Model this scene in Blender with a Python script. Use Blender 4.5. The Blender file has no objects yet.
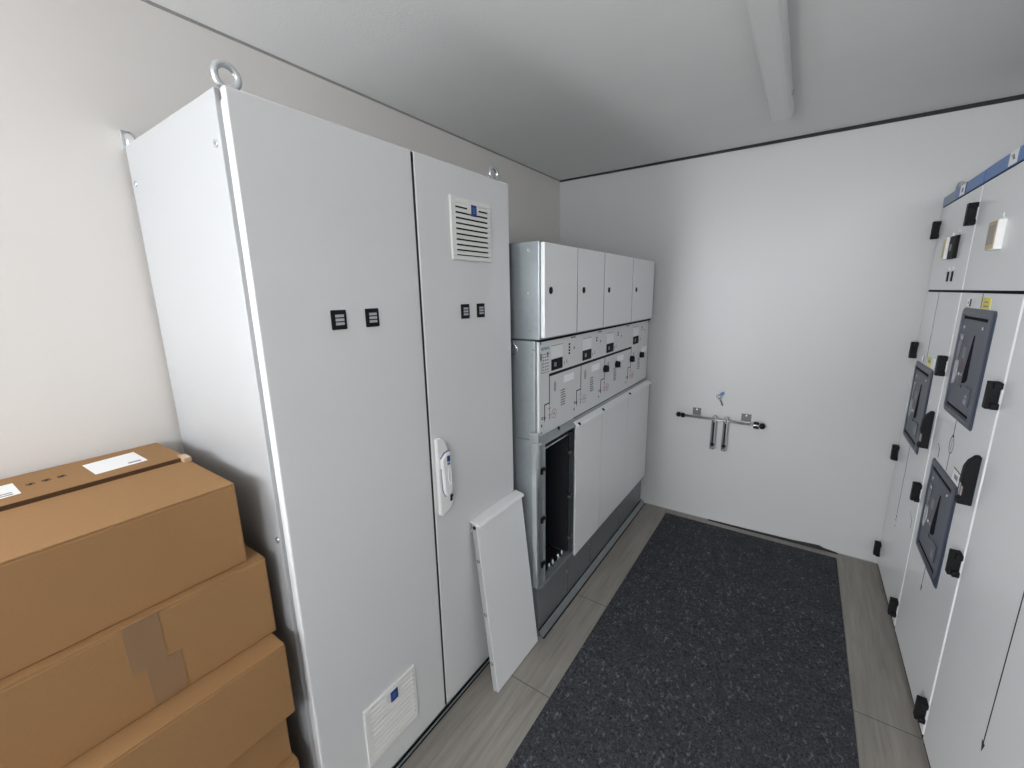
import bpy, bmesh, math, random
from mathutils import Vector, Matrix
random.seed(7)
S = bpy.context.scene
COL = S.collection

# ------------------------------------------------------------------ materials
def mat(name, rgb, rough=0.5, metal=0.0, spec=0.5, bump=None, vary=None, trans=0.0, alpha=1.0):
    """bump=(scale, strength)  vary=(scale, amount, stretch xyz)"""
    m = bpy.data.materials.new(name); m.use_nodes = True
    nt = m.node_tree; b = nt.nodes['Principled BSDF']
    b.inputs['Base Color'].default_value = (*rgb, 1)
    b.inputs['Roughness'].default_value = rough
    b.inputs['Metallic'].default_value = metal
    b.inputs['Specular IOR Level'].default_value = spec
    b.inputs['Transmission Weight'].default_value = trans
    b.inputs['Alpha'].default_value = alpha
    if bump or vary:
        tc = nt.nodes.new('ShaderNodeTexCoord')
    if bump:
        n = nt.nodes.new('ShaderNodeTexNoise'); n.inputs['Scale'].default_value = bump[0]; n.inputs['Detail'].default_value = 3
        bp = nt.nodes.new('ShaderNodeBump'); bp.inputs['Strength'].default_value = bump[1]; bp.inputs['Distance'].default_value = 0.002
        nt.links.new(tc.outputs['Object'], n.inputs['Vector']); nt.links.new(n.outputs['Fac'], bp.inputs['Height'])
        nt.links.new(bp.outputs['Normal'], b.inputs['Normal'])
    if vary:
        mp = nt.nodes.new('ShaderNodeMapping'); mp.inputs['Scale'].default_value = vary[2] if len(vary) > 2 else (1, 1, 1)
        n = nt.nodes.new('ShaderNodeTexNoise'); n.inputs['Scale'].default_value = vary[0]; n.inputs['Detail'].default_value = 4
        mx = nt.nodes.new('ShaderNodeMix'); mx.data_type = 'RGBA'
        a = vary[1]
        mx.inputs['A'].default_value = (*[c * (1 - a) for c in rgb], 1)
        mx.inputs['B'].default_value = (*[min(1, c * (1 + a)) for c in rgb], 1)
        nt.links.new(tc.outputs['Object'], mp.inputs['Vector']); nt.links.new(mp.outputs['Vector'], n.inputs['Vector'])
        nt.links.new(n.outputs['Fac'], mx.inputs['Factor']); nt.links.new(mx.outputs['Result'], b.inputs['Base Color'])
    return m

M = {}
M['wall'] = mat('wall_panel_lit_tone', (0.70, 0.670, 0.643), 0.45, bump=(160, 0.05), vary=(3, 0.012))  # left wall: lit, warmer copy of the one wall panel
M['wallf'] = mat('wall_panel_shaded_tone', (0.465, 0.463, 0.462), 0.38, bump=(160, 0.05), vary=(3, 0.012))  # far wall: same panel, shade put in as a darker, cooler colour
M['wallr'] = mat('grey_wall_panel', (0.48, 0.475, 0.47), 0.5, bump=(160, 0.05))  # unseen right and near walls, greyed to cut their bounce light
M['ceiling'] = mat('ceiling_panel', (0.79, 0.785, 0.775), 0.75, bump=(120, 0.35), vary=(4, 0.03))
M['seal_shade'] = mat('black_seal_and_gap_shade', (0.012, 0.012, 0.012), 0.7)  # rubber seals, and also the colour of shaded gaps
M['seam'] = mat('grey_edge_and_shadow', (0.30, 0.29, 0.28), 0.8)  # far floor edge, and also the painted shadow line at the ceiling
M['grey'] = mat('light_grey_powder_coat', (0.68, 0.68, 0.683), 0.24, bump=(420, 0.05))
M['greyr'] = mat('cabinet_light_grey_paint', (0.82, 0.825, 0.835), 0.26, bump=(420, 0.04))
M['greyw'] = mat('grey_powder_coat_darkened', (0.38, 0.385, 0.393), 0.30, bump=(420, 0.04))  # cabinet paint darkened to offset strong light on near-facing sides
M['greys'] = mat('switchgear_grey_paint', (0.80, 0.81, 0.81), 0.30, bump=(420, 0.05))
M['cream'] = mat('pale_vent_plastic', (0.74, 0.735, 0.71), 0.5)
M['white'] = mat('white_plastic', (0.80, 0.79, 0.78), 0.4)
M['paper'] = mat('white_label_paper', (0.92, 0.92, 0.93), 0.6)
M['galv'] = mat('galvanised_steel', (0.40, 0.435, 0.455), 0.42, metal=0.75, vary=(60, 0.10, (1, 1, 1)), bump=(90, 0.03))
M['zinc'] = mat('bright_zinc', (0.66, 0.69, 0.71), 0.25, metal=0.85)
M['dullsteel'] = mat('dull_steel', (0.27, 0.27, 0.275), 0.4, metal=0.3)
M['plate'] = mat('dull_grey_plate', (0.14, 0.14, 0.14), 0.5, spec=0.3)
M['base'] = mat('dull_galvanised_base', (0.27, 0.295, 0.305), 0.40, metal=0.7, vary=(40, 0.12), bump=(90, 0.03))
M['panel'] = mat('mimic_panel_grey', (0.68, 0.69, 0.69), 0.35)
M['steel'] = mat('brushed_steel', (0.42, 0.41, 0.40), 0.32, metal=0.9)
M['dark'] = mat('dark_gap', (0.012, 0.012, 0.013), 0.9, spec=0.1)  # near-black colour, mostly standing in for the shade in gaps
M['black'] = mat('black_plastic', (0.010, 0.010, 0.011), 0.6, spec=0.15)
M['inside'] = mat('black_inside', (0.012, 0.013, 0.016), 0.6)
M['ink'] = mat('black_print', (0.010, 0.010, 0.010), 0.6, spec=0.2)
M['redink'] = mat('red_print', (0.33, 0.055, 0.05), 0.5)
M['darkink'] = mat('dark_grey_print', (0.10, 0.10, 0.105), 0.5)
M['greyink'] = mat('grey_print', (0.24, 0.24, 0.25), 0.5)
M['tealink'] = mat('blue_green_print', (0.05, 0.22, 0.30), 0.5)
M['blue'] = mat('blue_logo', (0.015, 0.035, 0.22), 0.35)
M['violet'] = mat('violet_line', (0.12, 0.08, 0.25), 0.4)
M['slate'] = mat('slate_blue_plastic', (0.040, 0.051, 0.083), 0.34, bump=(300, 0.04))
M['slate2'] = mat('slate_blue_face', (0.052, 0.063, 0.095), 0.38, bump=(300, 0.04))
M['window'] = mat('dark_blue_window', (0.03, 0.035, 0.07), 0.12)
M['pale'] = mat('pale_window', (0.42, 0.44, 0.47), 0.2)
M['yellow'] = mat('yellow_sticker', (0.75, 0.68, 0.10), 0.5)
M['beige'] = mat('beige_meter_face', (0.60, 0.48, 0.28), 0.5)
M['lcd'] = mat('grey_display', (0.28, 0.24, 0.21), 0.3)
M['cover_blue'] = mat('blue_cover', (0.065, 0.17, 0.46), 0.35, vary=(8, 0.05))
M['cover_greyblue'] = mat('grey_blue_end', (0.20, 0.26, 0.36), 0.4)
M['key_blue'] = mat('blue_key_tag', (0.05, 0.14, 0.33), 0.4)
M['card'] = mat('cardboard', (0.315, 0.174, 0.077), 0.8, spec=0.2, bump=(130, 0.05), vary=(220, 0.07, (1, 1, 1)))
M['cardedge'] = mat('cardboard_cut_edge', (0.085, 0.045, 0.025), 0.9, spec=0.1, vary=(300, 0.35))
M['tape'] = mat('brown_tape', (0.255, 0.150, 0.080), 0.4)
M['tapet'] = mat('clear_tape', (0.50, 0.36, 0.24), 0.22)
M['lamp'] = mat('white_lamp_body', (0.72, 0.72, 0.71), 0.4)

def floor_mat():
    m = bpy.data.materials.new('grey_oak_vinyl'); m.use_nodes = True; nt = m.node_tree; N = nt.nodes; L = nt.links
    b = N['Principled BSDF']; b.inputs['Roughness'].default_value = 0.45
    tc = N.new('ShaderNodeTexCoord')
    mp = N.new('ShaderNodeMapping'); mp.inputs['Scale'].default_value = (1, 0.055, 1)
    n1 = N.new('ShaderNodeTexNoise'); n1.inputs['Scale'].default_value = 55; n1.inputs['Detail'].default_value = 7; n1.inputs['Roughness'].default_value = 0.65; n1.inputs['Distortion'].default_value = 0.4
    mp2 = N.new('ShaderNodeMapping'); mp2.inputs['Scale'].default_value = (1, 0.25, 1)
    n2 = N.new('ShaderNodeTexNoise'); n2.inputs['Scale'].default_value = 9; n2.inputs['Detail'].default_value = 3
    r1 = N.new('ShaderNodeValToRGB')
    r1.color_ramp.elements[0].position = 0.25; r1.color_ramp.elements[0].color = (0.225, 0.202, 0.176, 1)
    r1.color_ramp.elements[1].position = 0.75; r1.color_ramp.elements[1].color = (0.37, 0.345, 0.312, 1)
    L.new(tc.outputs['Object'], mp.inputs['Vector']); L.new(mp.outputs['Vector'], n1.inputs['Vector'])
    L.new(tc.outputs['Object'], mp2.inputs['Vector']); L.new(mp2.outputs['Vector'], n2.inputs['Vector'])
    L.new(n1.outputs['Fac'], r1.inputs['Fac'])
    mul = N.new('ShaderNodeMix'); mul.data_type = 'RGBA'; mul.blend_type = 'MULTIPLY'; mul.inputs['Factor'].default_value = 0.35
    L.new(r1.outputs['Color'], mul.inputs['A']); L.new(n2.outputs['Fac'], mul.inputs['B'])
    # cross joints of the planks every 0.6 m, dark hairlines
    sx = N.new('ShaderNodeSeparateXYZ'); L.new(tc.outputs['Object'], sx.inputs[0])
    a = N.new('ShaderNodeMath'); a.operation = 'SUBTRACT'; a.inputs[1].default_value = 1.21 - 1.2; L.new(sx.outputs['Y'], a.inputs[0])
    pp = N.new('ShaderNodeMath'); pp.operation = 'PINGPONG'; pp.inputs[1].default_value = 0.3; L.new(a.outputs[0], pp.inputs[0])
    lt = N.new('ShaderNodeMath'); lt.operation = 'LESS_THAN'; lt.inputs[1].default_value = 0.0022; L.new(pp.outputs[0], lt.inputs[0])
    l2 = N.new('ShaderNodeMath'); l2.operation = 'LESS_THAN'; l2.inputs[1].default_value = 2.2; L.new(sx.outputs['Y'], l2.inputs[0])
    ml = N.new('ShaderNodeMath'); ml.operation = 'MULTIPLY'; L.new(lt.outputs[0], ml.inputs[0]); L.new(l2.outputs[0], ml.inputs[1])
    mx = N.new('ShaderNodeMix'); mx.data_type = 'RGBA'; mx.inputs['B'].default_value = (0.10, 0.09, 0.08, 1)
    L.new(ml.outputs[0], mx.inputs['Factor']); L.new(mul.outputs['Result'], mx.inputs['A']); L.new(mx.outputs['Result'], b.inputs['Base Color'])
    return m
M['floor'] = floor_mat()

def mat_mat():
    m = bpy.data.materials.new('charcoal_needle_felt'); m.use_nodes = True; nt = m.node_tree; N = nt.nodes; L = nt.links
    b = N['Principled BSDF']; b.inputs['Roughness'].default_value = 0.85; b.inputs['Specular IOR Level'].default_value = 0.25
    tc = N.new('ShaderNodeTexCoord')
    n1 = N.new('ShaderNodeTexNoise'); n1.inputs['Scale'].default_value = 105; n1.inputs['Detail'].default_value = 4; n1.inputs['Distortion'].default_value = 1.2
    n2 = N.new('ShaderNodeTexNoise'); n2.inputs['Scale'].default_value = 14; n2.inputs['Detail'].default_value = 3
    mp = N.new('ShaderNodeMapping'); mp.inputs['Scale'].default_value = (1, 0.6, 1); mp.inputs['Rotation'].default_value = (0, 0, 0.6)
    v = N.new('ShaderNodeTexNoise'); v.inputs['Scale'].default_value = 80; v.inputs['Detail'].default_value = 2; v.inputs['Distortion'].default_value = 0.6
    r1 = N.new('ShaderNodeValToRGB')
    r1.color_ramp.elements[0].position = 0.32; r1.color_ramp.elements[0].color = (0.014, 0.015, 0.018, 1)
    r1.color_ramp.elements[1].position = 0.72; r1.color_ramp.elements[1].color = (0.090, 0.094, 0.108, 1)
    rv = N.new('ShaderNodeValToRGB')
    rv.color_ramp.elements[0].position = 0.60; rv.color_ramp.elements[0].color = (0, 0, 0, 1)
    rv.color_ramp.elements[1].position = 0.74; rv.color_ramp.elements[1].color = (1, 1, 1, 1)
    L.new(tc.outputs['Object'], n1.inputs['Vector']); L.new(tc.outputs['Object'], n2.inputs['Vector'])
    L.new(tc.outputs['Object'], mp.inputs['Vector']); L.new(mp.outputs['Vector'], v.inputs['Vector'])
    L.new(n1.outputs['Fac'], r1.inputs['Fac']); L.new(v.outputs['Fac'], rv.inputs['Fac'])
    mx = N.new('ShaderNodeMix'); mx.data_type = 'RGBA'; mx.inputs['B'].default_value = (0.17, 0.18, 0.20, 1)
    L.new(rv.outputs['Color'], mx.inputs['Factor']); L.new(r1.outputs['Color'], mx.inputs['A'])
    m2 = N.new('ShaderNodeMix'); m2.data_type = 'RGBA'; m2.blend_type = 'MULTIPLY'; m2.inputs['Factor'].default_value = 0.5
    L.new(mx.outputs['Result'], m2.inputs['A']); L.new(n2.outputs['Fac'], m2.inputs['B']); L.new(m2.outputs['Result'], b.inputs['Base Color'])
    bp = N.new('ShaderNodeBump'); bp.inputs['Strength'].default_value = 0.5; bp.inputs['Distance'].default_value = 0.003
    L.new(n1.outputs['Fac'], bp.inputs['Height']); L.new(bp.outputs['Normal'], b.inputs['Normal'])
    return m
M['felt'] = mat_mat()

# ------------------------------------------------------------------ mesh builder
class MB:
    def __init__(self): self.bm = bmesh.new(); self.mats = []
    def mi(self, m):
        if m not in self.mats: self.mats.append(m)
        return self.mats.index(m)
    def _fin(self, geomfaces, m):
        i = self.mi(m)
        for f in geomfaces: f.material_index = i
    def _add(self, tmp, m, smooth=False):
        i = self.mi(m); vm = {}
        for v in tmp.verts: vm[v] = self.bm.verts.new(v.co)
        for f in tmp.faces:
            try: nf = self.bm.faces.new([vm[v] for v in f.verts])
            except ValueError: continue
            nf.material_index = i; nf.smooth = smooth
        tmp.free(); return self
    def box(self, x0, x1, y0, y1, z0, z1, m, bev=0.0, seg=2, only=None):
        t = bmesh.new(); x0, x1 = sorted((x0, x1)); y0, y1 = sorted((y0, y1)); z0, z1 = sorted((z0, z1))
        v = [t.verts.new((x, y, z)) for x in (x0, x1) for y in (y0, y1) for z in (z0, z1)]
        for q in ((0, 1, 3, 2), (4, 6, 7, 5), (0, 4, 5, 1), (2, 3, 7, 6), (0, 2, 6, 4), (1, 5, 7, 3)): t.faces.new([v[k] for k in q])
        if bev:
            e = [e for e in t.edges if only is None or only(e)]
            bmesh.ops.bevel(t, geom=e, offset=bev, segments=seg, profile=0.5, affect='EDGES')
        bmesh.ops.recalc_face_normals(t, faces=t.faces)
        return self._add(t, m)
    def prism(self, pts, axis, a, b, m, bev=0.0):
        """pts: polygon in the two other axes (x: (y,z); y: (x,z); z: (x,y)), extruded a..b along axis"""
        t = bmesh.new()
        def P(p, c): return {'x': (c, p[0], p[1]), 'y': (p[0], c, p[1]), 'z': (p[0], p[1], c)}[axis]
        A = [t.verts.new(P(p, a)) for p in pts]; B = [t.verts.new(P(p, b)) for p in pts]
        t.faces.new(A); t.faces.new(B[::-1]); n = len(pts)
        for i in range(n): t.faces.new((A[i], B[i], B[(i + 1) % n], A[(i + 1) % n]))
        bmesh.ops.recalc_face_normals(t, faces=t.faces)
        if bev: bmesh.ops.bevel(t, geom=t.edges[:], offset=bev, segments=2, profile=0.5, affect='EDGES')
        return self._add(t, m)
    def cyl(self, p0, p1, r, m, r2=None, seg=20, cap=True):
        p0, p1 = Vector(p0), Vector(p1); d = p1 - p0
        t = bmesh.new()
        bmesh.ops.create_cone(t, cap_ends=cap, segments=seg, radius1=r, radius2=r if r2 is None else r2, depth=d.length)
        q = Vector((0, 0, 1)).rotation_difference(d.normalized()).to_matrix().to_4x4()
        bmesh.ops.transform(t, matrix=Matrix.Translation((p0 + p1) / 2) @ q, verts=t.verts)
        for f in t.faces: f.smooth = len(f.verts) == 4
        i = self.mi(m); vm = {v: self.bm.verts.new(v.co) for v in t.verts}
        for f in t.faces:
            nf = self.bm.faces.new([vm[v] for v in f.verts]); nf.material_index = i; nf.smooth = len(f.verts) == 4
        t.free(); return self
    def sphere(self, c, r, m, sc=(1, 1, 1)):
        t = bmesh.new(); bmesh.ops.create_uvsphere(t, u_segments=20, v_segments=12, radius=r)
        bmesh.ops.transform(t, matrix=Matrix.Translation(c) @ Matrix.Diagonal((*sc, 1)), verts=t.verts)
        return self._add(t, m, True)
    def torus(self, c, R, r, normal, m, n=36, k=12, a0=0.0, a1=2 * math.pi, sc=(1, 1)):
        c = Vector(c); nv = Vector(normal).normalized()
        u = nv.orthogonal().normalized() if abs(nv.z) > 0.9 else Vector((0, 0, 1)).cross(nv).normalized()
        w = nv.cross(u); t = bmesh.new(); full = abs(a1 - a0 - 2 * math.pi) < 1e-6; rings = []
        for i in range(n if full else n + 1):
            a = a0 + (a1 - a0) * i / n; rd = u * math.cos(a) * sc[0] + w * math.sin(a) * sc[1]; dn = rd.normalized()
            rings.append([t.verts.new(c + rd * R + (dn * math.cos(b) + nv * math.sin(b)) * r) for b in [2 * math.pi * j / k for j in range(k)]])
        for i in range(len(rings) if full else len(rings) - 1):
            A, B = rings[i], rings[(i + 1) % len(rings)]
            for j in range(k): t.faces.new((A[j], A[(j + 1) % k], B[(j + 1) % k], B[j]))
        if not full: t.faces.new(rings[0]); t.faces.new(rings[-1][::-1])
        bmesh.ops.recalc_face_normals(t, faces=t.faces)
        return self._add(t, m, True)
    def text(self, body, m, place, size, align='CENTER', depth=0.0004):
        """place: 4x4 matrix putting the text plane (x right, y up, z out)"""
        c = bpy.data.curves.new('t', 'FONT'); c.body = body; c.size = size; c.align_x = align; c.align_y = 'CENTER'; c.extrude = depth
        o = bpy.data.objects.new('t', c); COL.objects.link(o)
        dg = bpy.context.evaluated_depsgraph_get(); me = bpy.data.meshes.new_from_object(o.evaluated_get(dg))
        t = bmesh.new(); t.from_mesh(me); bmesh.ops.transform(t, matrix=place, verts=t.verts)
        bpy.data.objects.remove(o); bpy.data.meshes.remove(me); bpy.data.curves.remove(c)
        return self._add(t, m)
    def build(self, name, parent=None, off=None):
        me = bpy.data.meshes.new(name)
        if off is None and parent is not None: off = parent.get('_o', (0, 0, 0))
        off = Vector(off or (0, 0, 0))
        for v in self.bm.verts: v.co -= off
        self.bm.to_mesh(me); self.bm.free()
        for m in self.mats: me.materials.append(m)
        o = bpy.data.objects.new(name, me); COL.objects.link(o)
        if parent is not None:
            o.parent = parent; o['_o'] = tuple(off)
        else: o.location = off
        return o

def thing(name, label, cat, loc, group=None, rot=None):
    o = bpy.data.objects.new(name, None); COL.objects.link(o); o.location = loc; o['_o'] = tuple(loc) if rot is None else (0, 0, 0)
    if rot: o.rotation_euler = rot
    o['label'] = label; o['category'] = cat
    if group: o['group'] = group
    return o
def tag(o, label, cat, group=None):
    o['label'] = label; o['category'] = cat
    if group: o['group'] = group
    return o
def struct(mb, name):
    o = mb.build(name); o['kind'] = 'structure'; return o

# ------------------------------------------------------------------ setting
D, H, XR, XW, YN = 3.004, 2.409, 2.112, 3.02, -2.60
T = 0.1
b = MB(); b.box(-T, XW + T, YN - T, D + T, -T, 0, M['floor']); struct(b, 'floor')
b = MB(); b.box(-T, XW + T, YN - T, D + T, H, H + T, M['ceiling']); struct(b, 'ceiling')
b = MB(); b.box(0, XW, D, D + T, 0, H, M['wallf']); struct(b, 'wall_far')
# daylight openings behind the photographer: an open doorway in the near wall, plus unseen high and small windows added to fit the light
NW = (.05, .56, 0.0, 2.33)                 # doorway x0, x1, z0, z1
HW = (1.35, 2.85, 1.90, 2.34)              # added unseen high window x0, x1, z0, z1
LW = (-1.02, -.60, 1.38, 1.80)             # added unseen small window y0, y1, z0, z1
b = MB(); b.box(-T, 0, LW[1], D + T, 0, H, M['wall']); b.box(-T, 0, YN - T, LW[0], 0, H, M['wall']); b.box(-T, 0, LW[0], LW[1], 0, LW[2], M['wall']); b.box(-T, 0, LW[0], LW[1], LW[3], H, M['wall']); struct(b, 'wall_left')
b = MB(); b.box(XW, XW + T, YN - T, D + T, 0, H, M['wallr']); struct(b, 'wall_right')
b = MB(); b.box(0, NW[0], YN - T, YN, 0, H, M['wallr']); b.box(NW[1], HW[0], YN - T, YN, 0, H, M['wallr']); b.box(HW[1], XW, YN - T, YN, 0, H, M['wallr']); b.box(HW[0], HW[1], YN - T, YN, 0, HW[2], M['wallr']); b.box(HW[0], HW[1], YN - T, YN, HW[3], H, M['wallr']); b.box(NW[0], NW[1], YN - T, YN, NW[3], H, M['wallr']); struct(b, 'wall_near')
def wframe(axis, a, b_, z0, z1, p):
    b = MB(); w_ = .025
    for (u0, u1, v0, v1) in ((a, a + w_, z0, z1), (b_ - w_, b_, z0, z1), (a + w_, b_ - w_, z0, z0 + w_), (a + w_, b_ - w_, z1 - w_, z1), (.5 * (a + b_) - .01, .5 * (a + b_) + .01, z0 + w_, z1 - w_)):
        if axis == 'y': b.box(u0, u1, p - .07, p - .02, v0, v1, M['white'], .003)
        else: b.box(p + .02, p + .07, u0, u1, v0, v1, M['white'], .003)
    return b
b = MB(); b.box(NW[0], NW[0] + .04, YN - .07, YN - .02, 0, NW[3], M['white'], .003); b.box(NW[1] - .04, NW[1], YN - .07, YN - .02, 0, NW[3], M['white'], .003); b.box(NW[0] + .04, NW[1] - .04, YN - .07, YN - .02, NW[3] - .04, NW[3], M['white'], .003); struct(b, 'door_1')
struct(wframe('y', HW[0], HW[1], HW[2], HW[3], YN), 'added_window_2')
struct(wframe('x', LW[0], LW[1], LW[2], LW[3], -.09), 'added_window_1')
b = MB(); b.prism([(0.0, H - .012), (XW, H - .021), (XW, H), (0.0, H)], 'y', D - .006, D, M['seal_shade']); struct(b, 'gap_shade_far')  # black strip painted in for the shaded gap below the ceiling
b = MB(); b.box(0, .004, YN, D - .006, H - .007, H, M['seam']); struct(b, 'shadow_line_left')  # grey strip painted in for the shadow line under the ceiling
b = MB()
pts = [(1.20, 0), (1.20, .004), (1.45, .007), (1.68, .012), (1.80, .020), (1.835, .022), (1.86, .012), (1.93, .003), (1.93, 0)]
b.prism(pts, 'y', D - .014, D, M['seal_shade']); struct(b, 'trim_3')
b = MB(); b.box(.76, 2.10, D - .004, D, 0, .004, M['seam']); struct(b, 'baseboard_far')

# ------------------------------------------------------------------ floor mat
b = MB(); b.box(.926, 1.920, -.9, 2.930, 0, .007, M['felt'], .003)
tag(b.build('floor_mat', off=(1.4, 1.0, 0)), 'dark charcoal speckled felt runner mat lying along the aisle floor', 'mat')

# ------------------------------------------------------------------ cardboard boxes
def carton(name, label, x0, x1, y0, y1, z0, z1, rim=0.004):
    t = thing(name, label, 'box', (.5 * (x0 + x1), .5 * (y0 + y1), z0), 'cardboard boxes stacked by the tall cabinet')
    b = MB(); b.box(x0, x1, y0, y1, z0, z1 - rim, M['card'], .004); b.build('carton_body', t)
    return t
def flaps(t, x0, x1, y0, y1, z1, slit, gap=.004, rim=.004, lift=0.0):
    b = MB(); b.box(slit + gap / 2, x1 - .001, y0 + .002, y1 - .001, z1 - rim, z1, M['card'], .0012); b.build('lid_flap', t)
    b = MB(); b.prism([(x0 + .003, z1 - rim), (slit - gap / 2, z1 - rim), (slit - gap / 2, z1 + lift), (x0 + .012, z1 + .3 * lift), (x0 + .003, z1)], 'y', y0 + .003, y1 - .002, M['card']); b.build('lid_flap', t)
    if lift:
        b = MB(); b.box(slit - gap / 2, slit - gap / 2 + .0008, y0 + .004, y1 - .003, z1 - rim, z1 + lift - .001, M['cardedge']); b.build('lid_slit', t)

Y0 = -.28
t1 = carton('cardboard_box', 'topmost cardboard box of the stack with two white labels on its lid', .012, .539, Y0, .385, .957, 1.163)
flaps(t1, .012, .539, Y0, .385, 1.163, .263, lift=.010)
def on_flap(pts, m, e):                      # patch lying on the rear flap of the topmost box
    zz = lambda x: 1.1661 + (x - .024) / (.261 - .024) * .0070 + e
    t = bmesh.new(); lo = [t.verts.new((x, y, zz(x) - .0006)) for x, y in pts]; hi = [t.verts.new((x, y, zz(x))) for x, y in pts]; n = len(pts)
    t.faces.new(hi); t.faces.new(lo[::-1])
    for i in range(n): t.faces.new((lo[i], lo[(i + 1) % n], hi[(i + 1) % n], hi[i]))
    bmesh.ops.recalc_face_normals(t, faces=t.faces); return t, m
b = MB(); b._add(*on_flap([(.086, .210), (.074, .317), (.200, .316), (.208, .212)], M['paper'], .0006)); b._add(*on_flap([(.176, .280), (.176, .306), (.188, .306), (.188, .280)], M['greyink'], .0009)); o = b.build('shipping_label', t1); o['label'] = 'white label nearer the tall cabinet'
b = MB(); b._add(*on_flap([(.093, -.02), (.092, .089), (.201, .091), (.215, -.02)], M['paper'], .0006))
for k in range(2): b._add(*on_flap([(.172 + k * .016, .050), (.172 + k * .016, .080), (.180 + k * .016, .080), (.180 + k * .016, .050)], M['greyink'], .0009))
o = b.build('shipping_label', t1); o['label'] = 'white label nearer the left edge of the photo'
b = MB()
for yy in (.104, .130, .156):
    for dx, dy, ll in ((.0, .0, .015), (.006, .005, .006), (.012, .0, .015)): b._add(*on_flap([(.134 + dx, yy + dy), (.134 + dx, yy + dy + ll), (.1375 + dx, yy + dy + ll), (.1375 + dx, yy + dy)], M['ink'], .0005))
b.build('printed_mark', t1)
b = MB(); b.box(.240, .285, .369, .3865, 1.163, 1.1748, M['tapet'], .001); b.box(.240, .285, .385, .3865, 1.130, 1.163, M['tapet']); b.build('packing_tape', t1)

t2 = carton('cardboard_box', 'second cardboard box from the top, brown tape on its front', .012, .562, Y0 + .03, .416, .745, .957)
flaps(t2, .012, .5625, Y0 + .03, .416, .957, .28, rim=.006)
b = MB(); b.box(.5615, .5632, .141, .199, .846, .957, M['tape']); b.box(.5405, .5632, .141, .199, .9564, .95695, M['tapet']); b.build('packing_tape', t2)
b = MB(); b.box(.5615, .5634, .164, .223, .752, .846, M['tape']); b.build('packing_tape', t2)

t3 = carton('cardboard_box', 'third cardboard box from the top, jutting out past its neighbours', .012, .624, Y0, .405, .538, .745)
flaps(t3, .012, .624, Y0, .405, .745, .32)
t4 = carton('cardboard_box', 'fourth cardboard box from the top, set back under the jutting one', .012, .580, Y0 + .02, .398, .372, .538)
flaps(t4, .012, .580, Y0 + .02, .398, .538, .29)
t5 = carton('cardboard_box', 'lowest cardboard box of the stack, only a corner showing beside the cabinet', .012, .606, Y0, .402, 0.0, .372)
flaps(t5, .012, .606, Y0, .402, .372, .30)

# ------------------------------------------------------------------ tall control cabinet
XD = .628                                  # door front
yA, yB, yC = .447, 0.9313, 1.4156
ZB, ZT = .045, 1.998
cab = thing('control_cabinet', 'tall light grey two-door control cabinet beside the stacked boxes', 'cabinet', (.3, .94, 0))
b = MB()
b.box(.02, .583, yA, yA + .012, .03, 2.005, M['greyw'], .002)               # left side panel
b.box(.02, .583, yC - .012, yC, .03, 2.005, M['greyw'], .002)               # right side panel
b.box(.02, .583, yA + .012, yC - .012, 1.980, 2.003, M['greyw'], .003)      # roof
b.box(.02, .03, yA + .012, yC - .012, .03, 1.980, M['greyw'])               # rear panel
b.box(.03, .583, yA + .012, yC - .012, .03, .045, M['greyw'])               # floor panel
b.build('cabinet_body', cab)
b = MB()
b.box(.575, .603, yA + .010, yA + .034, .0, 1.985, M['grey'], .003); b.box(.575, .603, yC - .034, yC - .010, .0, 1.985, M['grey'], .003)
b.box(.575, .603, yA + .034, yC - .034, 1.95, 1.985, M['grey'], .003); b.box(.575, .603, yA + .034, yC - .034, 0, .045, M['galv'], .003)
b.box(.575, .603, yB - .02, yB + .02, .045, 1.95, M['dark'])
b.box(.03, .575, yA + .01, yC - .01, 0.0, .03, M['galv'])
b.build('frame', cab)
b = MB(); b.box(.596, .6125, yA + .002, yC, 0, .003, M['dark']); b.build('floor_dark_line', cab)  # dark strip laid in for the shaded gap under the doors
b = MB(); b.box(.6125, .6190, yA + .002, yC, 0, .0045, M['zinc'], .0008); b.build('floor_rail', cab)
b = MB(); b.box(.6190, .6235, yA + .002, yC, 0, .002, M['dark']); b.build('floor_dark_line', cab)  # dark strip painted as the shadow beside the rail
b = MB(); b.box(.6025, .6095, yA + .016, yC - .016, ZB + .006, ZT - .006, M['seal_shade']); b.build('door_gap_fill', cab)  # rubber gasket between frame and doors
for (ya, yb, ys) in ((yA, yB - .0045, (0.6209, .723)), (yB + .0045, yC, (1.1131, 1.1995))):
    b = MB(); b.box(.609, XD, ya, yb, ZB, ZT, M['grey'], .004, 3); dr = b.build('door', cab)
    for y in ys:                                                       # black square badges with three pale bars
        y0, y1, z0, z1 = y, y + .0432, 1.5065, 1.5561
        b = MB(); b.box(XD - .002, XD + .004, y0, y1, z0, z1, M['black'], .0025)
        w = (y1 - y0)
        for q in (.30, .50, .70): b.box(XD + .004, XD + .0052, y0 + w * .23, y1 - w * .20, z0 + (z1 - z0) * q - .0035, z0 + (z1 - z0) * q + .0035, M['pale'], .001)
        b.build('badge', dr)
b = MB(); b.box(.604, XD - .0025, yB - .0042, yB + .0042, ZB + .004, ZT - .004, M['seal_shade']); b.build('door_gap_fill', cab)  # black strip added so the door gap reads as shade
b = MB(); b.box(.604, XD - .002, yB - .0043, yB + .0043, ZT - .030, ZT - .008, M['black']); b.build('door_stop', cab)
b = MB(); b.box(.604, XD - .002, yB - .0043, yB + .0043, ZB + .006, ZB + .03, M['black']); b.build('door_stop', cab)
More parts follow.
